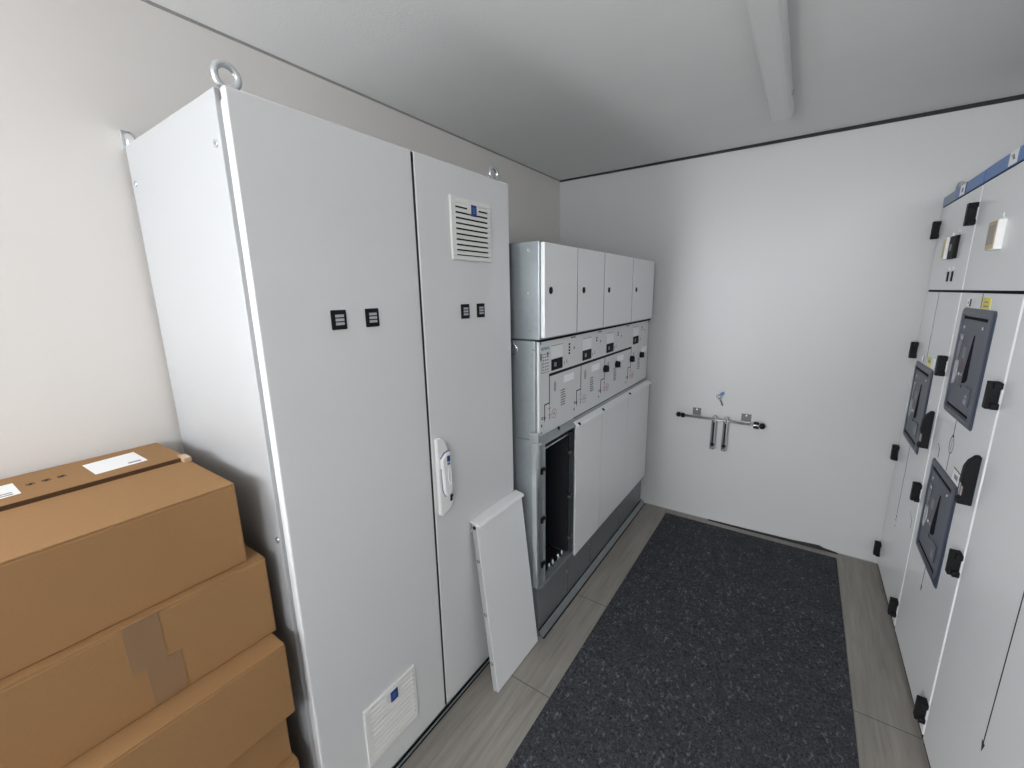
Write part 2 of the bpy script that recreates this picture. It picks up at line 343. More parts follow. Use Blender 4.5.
def vent(y0, y1, z0, z1, n=10):
    b = MB(); fr = .016
    # frame ring
    b.box(XD - .002, XD + .007, y0, y1, z1 - fr * 1.15, z1, M['cream'], .003); b.box(XD - .002, XD + .007, y0, y1, z0, z0 + fr, M['cream'], .003)
    b.box(XD - .002, XD + .007, y0, y0 + fr * 1.4, z0 + fr, z1 - fr, M['cream'], .002); b.box(XD - .002, XD + .007, y1 - fr * .8, y1, z0 + fr, z1 - fr, M['cream'], .002)
    o = b.build('vent_filter', cab)
    b = MB(); b.box(XD - .001, XD + .0008, y0 + fr, y1 - fr * .7, z0 + fr * .8, z1 - fr, M['dark']); b.build('filter_mat', o)
    za, zb = z0 + fr * .9, z1 - fr * 1.1; p = (zb - za) / n; b = MB()
    for i in range(n):                                              # slanted louvre blades, gaps open downward
        z = za + p * i
        b.prism([(XD + .0005, z + p * 1.0), (XD + .0042, z + p * 1.0), (XD + .0074, z + p * .78), (XD + .0080, z + p * .30), (XD + .0072, z + p * .26), (XD + .0005, z + p * .60)], 'y', y0 + fr * 1.3, y1 - fr * .75, M['cream'])
    ym = .5 * (y0 + y1) + .004
    b.build('louvre', o)
    b = MB(); ly = ym + .005; b.box(XD + .002, XD + .0080, ly - .030, ly + .028, z1 - .047, z1 - .008, M['cream'], .002)
    b.box(XD + .007, XD + .0100, ly - .014, ly + .014, z1 - .054, z1 - .017, M['blue'], .001)
    for q in range(3): b.box(XD + .0100, XD + .0105, ly - .008, ly + .007, z1 - .030 - q * .007, z1 - .027 - q * .007, M['tealink'])
    o2 = b.build('logo_tag', o); o2['label'] = 'small blue logo tag on the vent'
vent(1.0787, 1.2889, 1.7020, 1.9033)
vent(0.5865, 0.7908, 0.1429, 0.3561)
# comfort handle on right door's free edge
b = MB()
prof = [(0.9490, 1.1164), (0.9677, 1.1184), (0.9863, 1.1037), (1.0011, 1.0693), (1.0030, 0.9956), (1.0030, 0.9465), (1.0119, 0.9170), (1.0129, 0.8630), (1.0020, 0.8483), (0.9578, 0.8335), (0.9500, 0.8394)]
b.prism([(y, z) for y, z in prof], 'x', XD - .001, XD + .014, M['white'], .004); h = b.build('door_handle', cab)
b = MB(); lp = [(0.9578, 1.0457), (0.9765, 1.0614), (1.0001, 1.0634), (1.0020, 0.9760), (1.0030, 0.9170), (0.9903, 0.9042), (0.9726, 0.9052), (0.9628, 0.9268)]
b.prism([(y, z) for y, z in lp], 'x', XD + .012, XD + .027, M['white'], .005)
b.torus((XD + .0275, 0.9883, 0.9760), .010, .0015, (1, 0, 0), M['cream'], sc=(.7, 3.2)); b.build('lever', h)
b = MB(); ed = [(0.9578, 1.0457), (0.9765, 1.0624), (1.0011, 1.0644)]
for (a, c) in zip(ed[:-1], ed[1:]): b.cyl((XD + .017, a[0], a[1]), (XD + .017, c[0], c[1]), .0022, M['violet'], seg=8)
ed = [(0.9588, 1.0103), (0.9628, 0.9268), (0.9726, 0.9042), (0.9922, 0.9023)]
for (a, c) in zip(ed[:-1], ed[1:]): b.cyl((XD + .016, a[0], a[1]), (XD + .016, c[0], c[1]), .0016, M['violet'], seg=8)
b.build('trim_line', h)
b = MB(); b.box(XD + .0262, XD + .0276, 0.9785, 0.9942, 1.0300, 1.0516, M['blue'], .0006); b.box(XD + .0262, XD + .0276, 0.9795, 0.9932, 1.0192, 1.0270, M['tealink']); b.build('logo_tag', h)
b = MB(); b.box(XD + .013, XD + .017, 0.9981, 1.0070, 0.8748, 0.8984, M['black'], .001); b.cyl((XD + .013, 1.0040, 0.8944), (XD + .018, 1.0040, 0.8944), .006, M['black']); b.build('key_lock', h)
for (x, z) in ((.561, 1.905), (.049, 1.903), (.571, 0.992)):
    b = MB(); b.cyl((x, yA - .003, z), (x, yA + .002, z), .0075, M['zinc'], r2=.009); b.cyl((x, yA - .0035, z), (x, yA - .0029, z), .0038, M['greyink']); b.build('side_screw', cab)
for (x, y) in ((.551, .490), (.551, 1.4276)):
    b = MB(); b.torus((x, y, 2.046), .0230, .0072, (1, .0, 0), M['zinc']); b.cyl((x, y, 2.003), (x, y, 2.009), .013, M['zinc']); b.cyl((x, y, 2.006), (x, y, 2.026), .0085, M['zinc'], r2=.0065); b.build('lifting_eye', cab)
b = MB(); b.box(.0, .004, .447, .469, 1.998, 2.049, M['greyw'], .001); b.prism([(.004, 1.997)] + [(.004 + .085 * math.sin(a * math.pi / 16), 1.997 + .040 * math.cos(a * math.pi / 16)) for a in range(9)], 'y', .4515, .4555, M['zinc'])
b.cyl((.030, .4512, 2.012), (.030, .4518, 2.012), .008, M['paper']); b.cyl((.004, .461, 2.027), (.009, .461, 2.027), .005, M['zinc'])
b.build('wall_bracket', cab)

# ------------------------------------------------------------------ ring main switchgear
sg = thing('switchgear', 'grey four-bay switchgear block with mimic panel against the far end of left wall', 'switchgear', (.4, 2.2, 0))
SY0, SY1 = 1.452, 2.962
XF = .727
b = MB()
b.box(.02, .737, SY0 + .006, SY1, 1.403, 1.787, M['galv'], .003)                              # upper compartment
b.box(.02, .716, SY0 + .002, SY1, .972, 1.399, M['galv'], .003)                              # middle
b.build('housing', sg)
b = MB()                                                                                     # lower bay shell, hollow in the first field
b.box(.02, .700, SY0, SY0 + .004, .0, .972, M['galv']); b.box(.02, .700, 1.80, SY1, .05, .972, M['galv']); b.box(.02, .05, SY0 + .004, 1.80, .05, .972, M['inside'])
b.build('lower_housing', sg)
b = MB(); b.box(.10, .704, SY0 + .0045, SY0 + .012, .25, .955, M['inside']); b.box(.05, .704, 1.790, 1.7985, .25, .955, M['inside']); b.box(.05, .704, SY0 + .012, 1.79, .225, .245, M['inside']); b.box(.05, .704, SY0 + .012, 1.79, .955, .970, M['inside'])
for yy in (1.56, 1.66, 1.76): b.cyl((.35, yy, .246), (.35, yy, .9), .035, M['inside'], r2=.03)
b.build('cable_compartment', sg)
for (x, z) in ((.69, 1.755), (.69, 1.59), (.69, 1.44), (.711, 1.362), (.700, 1.292), (.703, 1.094), (.697, .992), (.681, .466)):
    b = MB(); b.cyl((x, SY0 - .003 + (.006 if z > 1.4 else 0), z), (x, SY0 + .008, z), .0055, M['zinc'] if z > 1.35 else M['steel'], seg=12); b.build('rivet', sg)
b = MB(); b.torus((.612, SY0 - .004, 1.361), .022, .004, (0, 1, .1), M['zinc']); b.cyl((.612, SY0 - .004, 1.385), (.612, SY0 + .004, 1.385), .006, M['zinc']); b.build('lifting_eye', sg)
# upper doors
ds = [1.469, 1.766, 2.075, 2.505, 2.930]
for i in range(4):
    b = MB(); b.box(.7375, .7555, ds[i] + (.0 if i == 0 else .003), ds[i + 1] - .003, 1.411, 1.782, M['greys'], .003 if i < 3 else .004, 3); dr = b.build('upper_door', sg)
    yl = [1.518, 1.829, 2.137, 2.572][i]
    b = MB(); b.cyl((.7545, yl, 1.599), (.7575, yl, 1.599), .0145, M['black']); b.cyl((.7572, yl, 1.599), (.7582, yl, 1.599), .008, M['ink']); b.build('door_lock', dr)
for yy in ds[1:4]:
    b = MB(); b.box(.7368, .7540, yy - .0029, yy + .0029, 1.413, 1.780, M['dark']); b.build('door_gap_fill', sg)  # dark strip put in for the shade between the doors
b = MB(); b.box(.70, .745, 2.930, 2.958, 1.41, 1.785, M['greys'], .010, 4); b.build('end_panel', sg)
# control panel with mimic diagram
b = MB(); b.box(.716, XF, 1.470, 2.957, .985, 1.394, M['panel'], .003); cp = b.build('control_panel', sg)
b = MB(); b.box(.7165, .7355, 1.470, 2.957, 1.3935, 1.4025, M['dark']); b.build('gap_dark_strip', sg)  # dark strip filling the gap under the upper doors
E0 = XF; E1 = XF + .0006
def pbox(b, y0, y1, z0, z1, m, e=0.0): b.box(E0 - .001, E1 + e, y0, y1, z0, z1, m)
def ell(b, y, z, ry, rz, m, th=.0016, n=24):
    for i in range(n):
        a, c = 2 * math.pi * i / n, 2 * math.pi * (i + 1) / n
        p = [(y + ry * math.cos(a), z + rz * math.sin(a)), (y + (ry - th) * math.cos(a), z + (rz - th) * math.sin(a)), (y + (ry - th) * math.cos(c), z + (rz - th) * math.sin(c)), (y + ry * math.cos(c), z + rz * math.sin(c))]
        b.prism(p, 'x', E0 - .0005, E1, m)
fy0 = [1.573, 1.888, 2.195, 2.637]
brn = [(1.558, 1.516), (1.874, 1.828), (2.179, 2.128), (2.609, 2.561)]
b = MB()
b.prism([(1.555, 1.2360), (1.555, 1.2485), (2.612, 1.2485), (2.612, 1.2360)], 'x', E0 - .0005, E1 + .0004, M['ink'])
for i, (ym, yb_) in enumerate(brn):
    pbox(b, ym - .0028, ym + .0028, 1.118, 1.24, M['ink']); pbox(b, yb_ - .0028, ym + .0028, 1.1155, 1.1205, M['ink']); pbox(b, yb_ - .0028, yb_ + .0028, 1.052, 1.118, M['ink'])
    b.prism([(yb_ - .007, 1.064), (yb_ + .007, 1.064), (yb_, 1.040)], 'x', E0 - .0005, E1, M['ink'])
    pbox(b, yb_ - .026, yb_ - .012, 1.056, 1.068, M['ink']); pbox(b, yb_ - .024, yb_ - .014, 1.060, 1.064, M['panel'], .0002)
    rm = M['redink'] if i in (0, 2, 3) else M['greyink']
    pbox(b, ym - .0014, ym + .0014, 1.040, 1.116, rm); pbox(b, ym - .010, ym + .010, 1.063, 1.066, rm); pbox(b, ym - .010, ym + .010, 1.092, 1.095, rm)
    pbox(b, ym - .007, ym + .007, 1.05, 1.0525, rm)
    ell(b, ym + .042, 1.060, .022, .021, rm, .0022)
    pbox(b, ym + .034, ym + .050, 1.0585, 1.0615, rm); pbox(b, ym + .040, ym + .044, 1.052, 1.069, rm)
    pbox(b, yb_ - .032, yb_ - .020, 1.029, 1.033, M['ink']); pbox(b, yb_ - .028, yb_ - .024, 1.024, 1.038, M['ink'])
b.build('mimic_diagram', cp)
for i, (ym, yb_) in enumerate(brn):
    b = MB()
    ell(b, ym + .050, 1.183, .009, .024, M['darkink'], .002); pbox(b, ym + .048, ym + .052, 1.165, 1.20, M['darkink']); b.build('position_symbol', cp); b = MB()
    ty = ym + (.106, .112, .137, .137)[i]; rnd = random.Random(i)
    for r in range(7):
        zz = 1.150 - r * .0115; x = ty
        while x < ty + .040:
            w = rnd.uniform(.003, .008); pbox(b, x, x + w, zz, zz + .0055, M['darkink']); x += w + .003
    b.build('printed_lettering', cp); b = MB()
    yy = [1.738, 2.052, 2.362, 2.802][i]
    n = 4 if i == 0 else 2
    for r in range(n): pbox(b, yy, yy + .014, 1.352 - r * .014, 1.361 - r * .014, M['ink'])
    b.build('printed_lettering', cp); b = MB()
    pbox(b, yy + .052, yy + .062, 1.328, 1.340, M['darkink'])
    b.build('printed_mark', cp); b = MB()
    pbox(b, fy0[i] + .120, fy0[i] + .124, 1.268, 1.284, M['darkink']); b.build('printed_mark', cp); b = MB(); pbox(b, fy0[i] + .145, fy0[i] + .149, 1.272, 1.290, M['darkink'])
    b.build('printed_mark', cp)
for yy in (1.764, 2.078, 2.508):
    b = MB()
    for r in range(4): pbox(b, yy + r * .012, yy + r * .012 + .008, 1.3815, 1.387, M['ink'])
    b.build('bay_number', cp)
for yy in (1.783, 2.100, 2.545):
    b = MB(); pbox(b, yy - .0007, yy + .0007, .99, 1.375, M['lamp']); b.build('bay_seam', cp)
b = MB()
pbox(b, 1.492, 1.496, 1.258, 1.338, M['greyink']); pbox(b, 1.492, 1.560, 1.258, 1.261, M['greyink']); pbox(b, 1.492, 1.560, 1.336, 1.339, M['greyink'])
for r in range(5):
    for c in range(3): pbox(b, 1.502 + c * .018, 1.513 + c * .018, 1.268 + r * .0135, 1.274 + r * .0135, M['greyink'])
pbox(b, 1.482, 1.489, 1.315, 1.345, M['ink']); pbox(b, 1.540, 1.548, 1.325, 1.345, M['ink'])
b.build('printed_lettering', cp)
# brand lettering, reads along +y on a face looking +x
PX = lambda y, z, x: Matrix(((0, 0, 1, x), (1, 0, 0, y), (0, 1, 0, z), (0, 0, 0, 1)))
b = MB(); b.text('SIEMENS', M['tealink'], PX(1.522, 1.361, E1), .019); b.build('maker_lettering', cp)
for y in fy0:
    b = MB(); b.box(XF - .001, XF + .0012, y, y + .103, 1.310, 1.365, M['greys'], .0004); b.box(XF - .001, XF + .0018, y, y + .103, 1.365, 1.3675, M['greyink']); b.build('name_plate', cp)
    b = MB(); b.box(XF - .001, XF + .004, y + .001, y + .100, 1.258, 1.307, M['black'], .0015)
    b.cyl((XF + .004, y + .068, 1.280), (XF + .0055, y + .068, 1.280), .011, M['ink']); b.box(XF + .0039, XF + .005, y + .020, y + .040, 1.274, 1.292, M['greyink'])
    b.build('indicator_window', cp)
for y in (1.690, 2.000, 2.366, 2.822):
    b = MB(); b.box(XF - .001, XF + .0014, y, y + .104, 1.184, 1.218, M['paper'], .0004); b.build('paper_label', cp)
for (y, z) in ((2.179, 1.174), (2.354, 1.173), (2.609, 1.170), (2.801, 1.172)):
    b = MB(); b.cyl((XF - .001, y, z), (XF + .020, y, z), .021, M['black'], r2=.018); b.box(XF + .018, XF + .025, y - .004, y + .004, z - .016, z + .016, M['black'], .001); b.build('rotary_knob', cp)
for (y, z) in ((1.484, 1.385), (1.486, 1.000), (2.945, 1.385), (2.945, 1.000)):
    b = MB(); b.cyl((XF - .001, y, z), (XF + .0018, y, z), .004, M['plate'], seg=12); b.build('panel_screw', cp)
# ledge beneath the control panel
b = MB(); b.prism([(.700, .984), (.728, .984), (.752, .967), (.754, .958), (.748, .958), (.726, .972), (.700, .972)], 'y', 1.450, 2.950, M['galv'])
b.box(.700, .742, 1.437, 1.452, .968, 1.012, M['galv'], .002); b.cyl((.722, 1.650, .982), (.722, 1.650, 1.0), .005, M['black'], seg=10); b.cyl((.735, 1.630, .972), (.735, 1.630, .99), .005, M['black'], seg=10); b.build('ledge', sg)
b = MB(); b.box(.7165, .7275, 1.80, 2.957, .978, .988, M['dark']); b.build('gap_dark_strip', sg)  # dark strip filling the gap above the ledge
# frame of the open cable compartment
b = MB(); b.box(.700, .728, 1.447, 1.474, .255, .962, M['zinc'], .003); b.box(.700, .722, 1.474, 1.514, .255, .955, M['galv'], .002); b.box(.700, .729, 1.512, 1.519, .250, .940, M['galv'], .001); b.build('door_post', sg)
b = MB(); b.box(.690, .727, 1.519, 1.80, .944, .960, M['galv'], .002); b.build('header_rail', sg)
b = MB(); b.box(.700, .724, 1.519, 1.80, .914, .919, M['zinc']); b.build('light_strip', sg)
b = MB(); b.box(.690, .728, 1.474, 1.80, .236, .250, M['galv'], .002); b.build('sill_rail', sg)
for z in (.827, .590, .362):
    b = MB(); b.box(.722, .736, 1.488, 1.517, z - .005, z + .006, M['black'], .001); b.box(.722, .730, 1.488, 1.498, z - .022, z + .006, M['black'], .001); b.build('cover_hook', sg)
    b = MB(); b.box(.715, .731, 1.766, 1.795, z - .004, z + .006, M['zinc'], .001); b.box(.715, .731, 1.766, 1.774, z - .018, z + .006, M['zinc'], .001); b.build('cover_hook', sg)
for y in (1.545, 1.602, 1.638, 1.695, 1.734):
    b = MB(); b.cyl((.700, y, .250), (.700, y, .292), .0055, M['zinc'], seg=12); b.cyl((.700, y, .270), (.700, y, .279), .010, M['zinc'], seg=6); b.build('terminal_bolt', sg)
# lower covers
def cover_mesh(b, x, y0, y1, z0, z1, th=.030):
    """sheet-metal pan: face at x, depth th towards -x, top flange leaning out at the front"""
    b.box(x - .002, x, y0, y1, z0, z1 - .004, M['greys'])
    b.box(x - th, x - .002, y0, y0 + .002, z0, z1 - .004, M['greyw']); b.box(x - th, x - .002, y1 - .002, y1, z0, z1 - .004, M['greys'])  # near flange in the darkened paint, to offset the light on it
    b.box(x - th, x - .002, y0 + .002, y1 - .002, z0, z0 + .002, M['greys'])
    b.box(x - th - .004, x - .002, y0 + .002, y1 - .002, z1 - .008, z1 - .004, M['greys'])
    b.prism([(x - th - .006, z1 + .010), (x - th - .006, z1 + .004), (x + .006, z1 - .006), (x + .012, z1 - .014), (x + .015, z1 - .012), (x + .013, z1 - .004), (x + .006, z1 + .001)], 'y', y0 - .0005, y1 + .0005, M['greys'])
cs = [1.766, 2.083, 2.508, 2.940]
for i in range(3):
    b = MB(); cover_mesh(b, .757, cs[i] + .0025, cs[i + 1] - .0025, .257, .966, .009); c = b.build('lower_cover', sg)
    if i < 2:
        b = MB(); b.cyl((.760, cs[i + 1], .972), (.770, cs[i + 1], .962), .006, M['ink'], seg=10); b.build('flange_hole', c)
    else:
        b = MB(); b.cyl((.760, cs[0] + .02, .972), (.7705, cs[0] + .02, .962), .006, M['ink'], seg=10); b.build('flange_hole', c)
for yy in cs[1:3]:
    b = MB(); b.box(.740, .7545, yy - .0024, yy + .0024, .262, .955, M['dark']); b.build('gap_dark_strip', sg)  # dark strip standing in for the shade between covers
# base plates and foot
for (a, c) in ((1.4525, 1.756), (1.760, 2.042), (2.046, 2.499), (2.503, SY1)):
    b = MB(); b.box(.700, .726, a, c, .034, .245, M['base'], .001)
    for z in (.075, .17): b.cyl((.725, c - .014, z), (.729, c - .014, z), .006, M['zinc'], seg=12)
    b.build('base_plate', sg)
b = MB(); b.box(.726, .7315, 1.4525, SY1, .0285, .0315, M['dark']); b.build('seam', sg)
b = MB(); b.prism([(.690, 0), (.752, 0), (.752, .004), (.738, .024), (.730, .030), (.690, .032)], 'y', 1.452, 2.99, M['base']); b.prism([(.690, .0), (.7525, .0), (.7525, .010), (.690, .010)], 'y', 1.4515, 1.4535, M['zinc']); b.build('foot_rail', sg)
b = MB(); b.box(.690, .7245, 1.46, 2.95, .036, .243, M['dark']); b.build('backing', sg)
b = MB(); b.box(.7521, .758, 1.452, 2.995, 0, .003, M['dark']); b.build('floor_dark_line', sg)  # thin dark line on the floor along the foot

# ------------------------------------------------------------------ loose cover leaning on the tall cabinet's right door
lean = thing('loose_cover', 'loose light grey cover panel leaning against the tall cabinet door', 'panel', (.742, 1.112, 0.0), rot=(0, math.radians(-6.4), 0))
b = MB(); hgt = .735; w = .312
cover_mesh(b, 0, 0, w, 0.004, hgt, .024); b.build('sheet', lean)
for z in (.58, .35, .13):
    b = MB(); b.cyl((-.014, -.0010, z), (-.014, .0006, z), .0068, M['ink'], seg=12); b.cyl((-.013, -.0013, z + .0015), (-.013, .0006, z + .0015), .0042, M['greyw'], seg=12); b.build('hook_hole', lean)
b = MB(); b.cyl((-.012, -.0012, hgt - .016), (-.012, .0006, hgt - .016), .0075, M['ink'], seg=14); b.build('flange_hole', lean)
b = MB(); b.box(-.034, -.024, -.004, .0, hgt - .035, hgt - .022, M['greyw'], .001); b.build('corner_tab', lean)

# ------------------------------------------------------------------ ceiling batten lamp
lp = thing('batten_light', 'long white batten light fixed to the ceiling, switched off', 'light', (1.425, 1.85, H))
b = MB(); b.box(1.392, 1.470, 1.20, 2.500, H - .018, H, M['lamp'], .002); b.build('housing', lp)
b = MB(); sec = [(1.384, H - .016), (1.384, H - .040), (1.388, H - .052), (1.396, H - .0585), (1.406, H - .060), (1.448, H - .060), (1.460, H - .0575), (1.468, H - .050), (1.472, H - .038), (1.474, H - .016)]
b.prism(sec, 'y', 1.215, 2.478, M['lamp']); b.build('diffuser', lp)
for ya, yb_ in ((2.478, 2.492), (1.20, 1.215)):
    b = MB(); b.prism([(1.4275 + (x - 1.4275) * 1.01, H + (z - H) * 1.01) for x, z in sec], 'y', ya, yb_, M['lamp'], .003); b.build('end_cap', lp)
b = MB(); b.box(1.472, 1.477, 2.270, 2.285, H - .034, H - .018, M['steel'], .001); b.build('cover_clip', lp)

# ------------------------------------------------------------------ far wall: rod on brackets, two hooks, key
rod = thing('operating_rod', 'thin steel rod with black knob ends resting on wall brackets', 'rod', (1.21, D - .03, .745))
YR = D - .028
b = MB(); b.cyl((.966, YR, .745), (1.458, YR, .742), .0075, M['steel'], seg=16); b.cyl((1.39, YR, .7425), (1.458, YR, .742), .0095, M['zinc'], seg=16); b.build('shaft', rod)
for x, z, r in ((.958, .746, .0175), (.988, .744, .0165), (1.464, .742, .0195)):
    b = MB(); b.sphere((x, YR, z), r, M['black'], (.9, 1, 1)); b.build('knob', rod)
b = MB(); b.cyl((1.416, YR, .7565), (1.446, YR, .756), .008, M['black']); b.cyl((1.416, YR, .7285), (1.446, YR, .728), .008, M['black']); b.build('knob', rod)
for x0, x1, lab in ((1.044, 1.097, 'small grey metal wall bracket under the rod, left of the two hanging levers'), (1.341, 1.398, 'small grey metal wall bracket under the rod, right of the two hanging levers')):
    t = thing('wall_bracket', lab, 'bracket', (.5 * (x0 + x1), D, .77), 'brackets carrying the rod')
    b = MB(); b.box(x0, x1, D - .003, D, .752, .802, M['plate'], .001); b.build('plate', t)
    b = MB(); b.box(x0 + .004, x1 - .004, D - .0196, D - .003, .7515, .7555, M['steel']); b.torus((.5 * (x0 + x1), YR, .744), .0105, .0022, (1, 0, 0), M['steel'], a0=math.pi * .9, a1=math.pi * 2.1); b.build('clip', t)
    b = MB(); b.cyl((.5 * (x0 + x1), D - .005, .792), (.5 * (x0 + x1), D - .0025, .792), .005, M['paper'], seg=12); b.build('screw', t)
for x, lab in ((1.188, 'left of the two steel levers hanging from the wall rod'), (1.258, 'right of the two steel levers hanging from the wall rod')):
    t = thing('hanging_lever', lab, 'lever', (x, D - .03, .745), 'levers hanging on the rod')
    b = MB(); b.torus((x, YR, .742), .0135, .005, (1, 0, 0), M['dullsteel']); b.cyl((x, YR - .006, .757), (x, YR + .006, .757), .015, M['dullsteel']); b.build('eye', t)
    b = MB(); b.box(x - .016, x - .006, YR - .007, YR + .008, .536, .750, M['plate'], .002); b.box(x + .004, x + .014, YR - .007, YR + .008, .545, .750, M['dullsteel'], .002); b.box(x - .006, x + .004, YR + .001, YR + .007, .540, .745, M['black']); b.build('shank', t)
    b = MB(); b.cyl((x + .012, YR - .004, .572), (x - .012, YR - .004, .572), .0085, M['black']); b.cyl((x, YR, .536), (x, YR, .552), .012, M['dullsteel']); b.build('tip', t)
t = thing('key', 'key with a small blue tag hanging on the far wall above the rod', 'key', (1.205, D, .91))
b = MB(); b.cyl((1.205, D - .012, .906), (1.205, D, .906), .0035, M['zinc'], seg=10); b.build('hook', t)
b = MB(); b.torus((1.196, D - .008, .897), .014, .0028, (.1, 1, 0), M['zinc']); b.build('key_ring', t)
b = MB(); b.prism([(1.196, .905), (1.218, .902), (1.232, .922), (1.226, .936), (1.208, .925)], 'y', D - .013, D - .008, M['key_blue'], .001); b.build('key_tag', t)
b = MB(); b.prism([(1.200, .889), (1.211, .889), (1.232, .842), (1.222, .838)], 'y', D - .010, D - .006, M['plate'], .0008); b.torus((1.203, D - .008, .890), .010, .003, (0, 1, 0), M['steel']); b.build('key_blade', t)

# ------------------------------------------------------------------ right-hand switchgear cabinets
E = XR                                        # door front plane, faces -x
MX = lambda y, z, x: Matrix(((0, 0, -1, x), (-1, 0, 0, y), (0, 1, 0, z), (0, 0, 0, 1)))   # text on faces looking -x
def rbox(b, d0, d1, y0, y1, z0, z1, m, bev=0.0):   # d = distance out of the door front
    b.box(E - d1, E - d0, y0, y1, z0, z1, m, bev)
def hinge(par, y, z0, z1):
    b = MB(); rbox(b, .0, .0265, y + .008, y + .034, z0, z1, M['black'], .002)
    rbox(b, .0, .018, y - .004, y + .009, z0 + .001, z0 + .020, M['black'], .002); rbox(b, .0, .018, y - .004, y + .009, z1 - .020, z1 - .001, M['black'], .002)
    b.build('hinge', par)
def control(par, yb, zt):
    """slate-blue flush operating panel; yb: near edge of its column, zt: top"""
    y0, y1, z0, z1 = yb + .187, yb + .537, zt - .401, zt
    def rr(a0, a1, b0, b1, r, n=5):
        out = []
        for cy, cz, s in ((a1 - r, b1 - r, 0), (a0 + r, b1 - r, 1), (a0 + r, b0 + r, 2), (a1 - r, b0 + r, 3)):
            for k in range(n + 1):
                a = math.pi / 2 * (s + k / n); out.append((cy + r * math.cos(a), cz + r * math.sin(a)))
        return out
    O = rr(y0, y1, z0, z1, .016); O2 = rr(y0 + .006, y1 - .006, z0 + .006, z1 - .006, .014); O3 = rr(y0 + .016, y1 - .014, z0 + .014, z1 - .014, .010); I = rr(y0 + .044, y1 - .026, z0 + .022, z1 - .024, .006); I2 = rr(y0 + .047, y1 - .029, z0 + .025, z1 - .027, .004)
    t = bmesh.new(); rings = [[t.verts.new((E - d, y, z)) for (y, z) in P] for P, d in ((O, -.001), (O, .0022), (O2, .0055), (O3, .0068), (I, .0068), (I2, .0012))]
    n = len(O)
    for A, B in zip(rings[:-1], rings[1:]):
        for i in range(n): t.faces.new((A[i], A[(i + 1) % n], B[(i + 1) % n], B[i]))
    t.faces.new(rings[-1]); t.faces.new(rings[0][::-1])
    bmesh.ops.recalc_face_normals(t, faces=t.faces)
    b = MB(); b._add(t, M['slate']); p = b.build('control_panel', par)
    b = MB(); rbox(b, .0010, .0034, y0 + .056, y1 - .033, z0 + .042, z1 - .044, M['slate2'], .001); b.build('inner_plate', p)
    b = MB(); rbox(b, .0012, .0018, y0 + .048, y1 - .030, z1 - .040, z1 - .030, M['dark']); b.build('shadow_gap', p); b = MB(); rbox(b, .0012, .0018, y0 + .048, y1 - .030, z0 + .028, z0 + .037, M['dark']); b.build('shadow_gap', p)
    def pg(pts): return [(yb + a, zt + c) for a, c in pts]
    b = MB(); b.prism(pg([(.347, -.092), (.337, -.092), (.330, -.250), (.350, -.262), (.380, -.268), (.380, -.240), (.368, -.180)]), 'x', E - .0042, E - .0030, M['dark']); b.build('lever_slot', p)
    b = MB(); b.prism(pg([(.386, -.274), (.368, -.282), (.320, -.270), (.262, -.268), (.262, -.335), (.378, -.335)]), 'x', E - .0062, E - .003, M['slate2'], .001)
    rbox(b, .006, .0066, yb + .285, yb + .310, zt - .330, zt - .312, M['pale']); rbox(b, .006, .0066, yb + .288, yb + .306, zt - .305, zt - .297, M['pale']); b.build('lever_guard', p)
    b = MB(); b.prism(pg([(.455, -.096), (.502, -.096), (.502, -.196), (.470, -.190)]), 'x', E - .0046, E - .0032, M['window']); rbox(b, .0046, .005, yb + .462, yb + .484, zt - .116, zt - .104, M['pale']); b.build('position_window', p)
    b = MB(); b.prism(pg([(.502, -.200), (.462, -.196), (.458, -.250), (.476, -.285), (.502, -.290)]), 'x', E - .0044, E - .0032, M['pale']); b.build('indicator_window', p)
    b = MB(); rbox(b, .0032, .0040, yb + .402, yb + .434, zt - .180, zt - .140, M['greyink']); rbox(b, .0032, .0040, yb + .412, yb + .418, zt - .214, zt - .190, M['redink']); rbox(b, .0032, .0040, yb + .424, yb + .438, zt - .246, zt - .236, M['paper']); rbox(b, .0032, .0040, yb + .396, yb + .406, zt - .244, zt - .234, M['beige']); b.build('printed_mark', p)
    for (yy, zz) in ((y1 - .062, z1 - .070), (y0 + .088, z1 - .062)):
        b = MB(); b.cyl((E - .0034, yy, zz), (E - .0060, yy, zz), .0060, M['pale'], seg=12); b.build('screw', p)
def lever(par, yb):
    y0 = yb + 0.04
    b = MB()
    b.prism([(E + 0.001, 1.0622), (E - 0.01, 1.0602), (E - 0.024, 1.0426), (E - 0.031, 1.021), (E - 0.033, 0.967), (E - 0.026, 0.9602), (E - 0.026, 0.9209), (E - 0.034, 0.9131), (E - 0.034, 0.8974), (E + 0.001, 0.8954)], 'y', y0, y0 + 0.03, M['black'], 0.003)
    o = b.build('door_handle', par)
    b = MB()
    b.box(E - 0.0290, E - 0.024, y0 + 0.005, y0 + 0.025, 0.925, 0.956, M['lcd'], 0.001)
    b.build('grip_insert', o)
G = 'grey switchgear cabinets along the right wall'
B0, B1, B2, B3 = 1.0526, 1.803, 2.404, 3.000
P1, P2 = 1.7884, 2.3912                      # datum of the door furniture on the middle and far cabinet
HX = ((.0655, .148), (.655, .738), (1.222, 1.3055), (1.8156, 1.898))
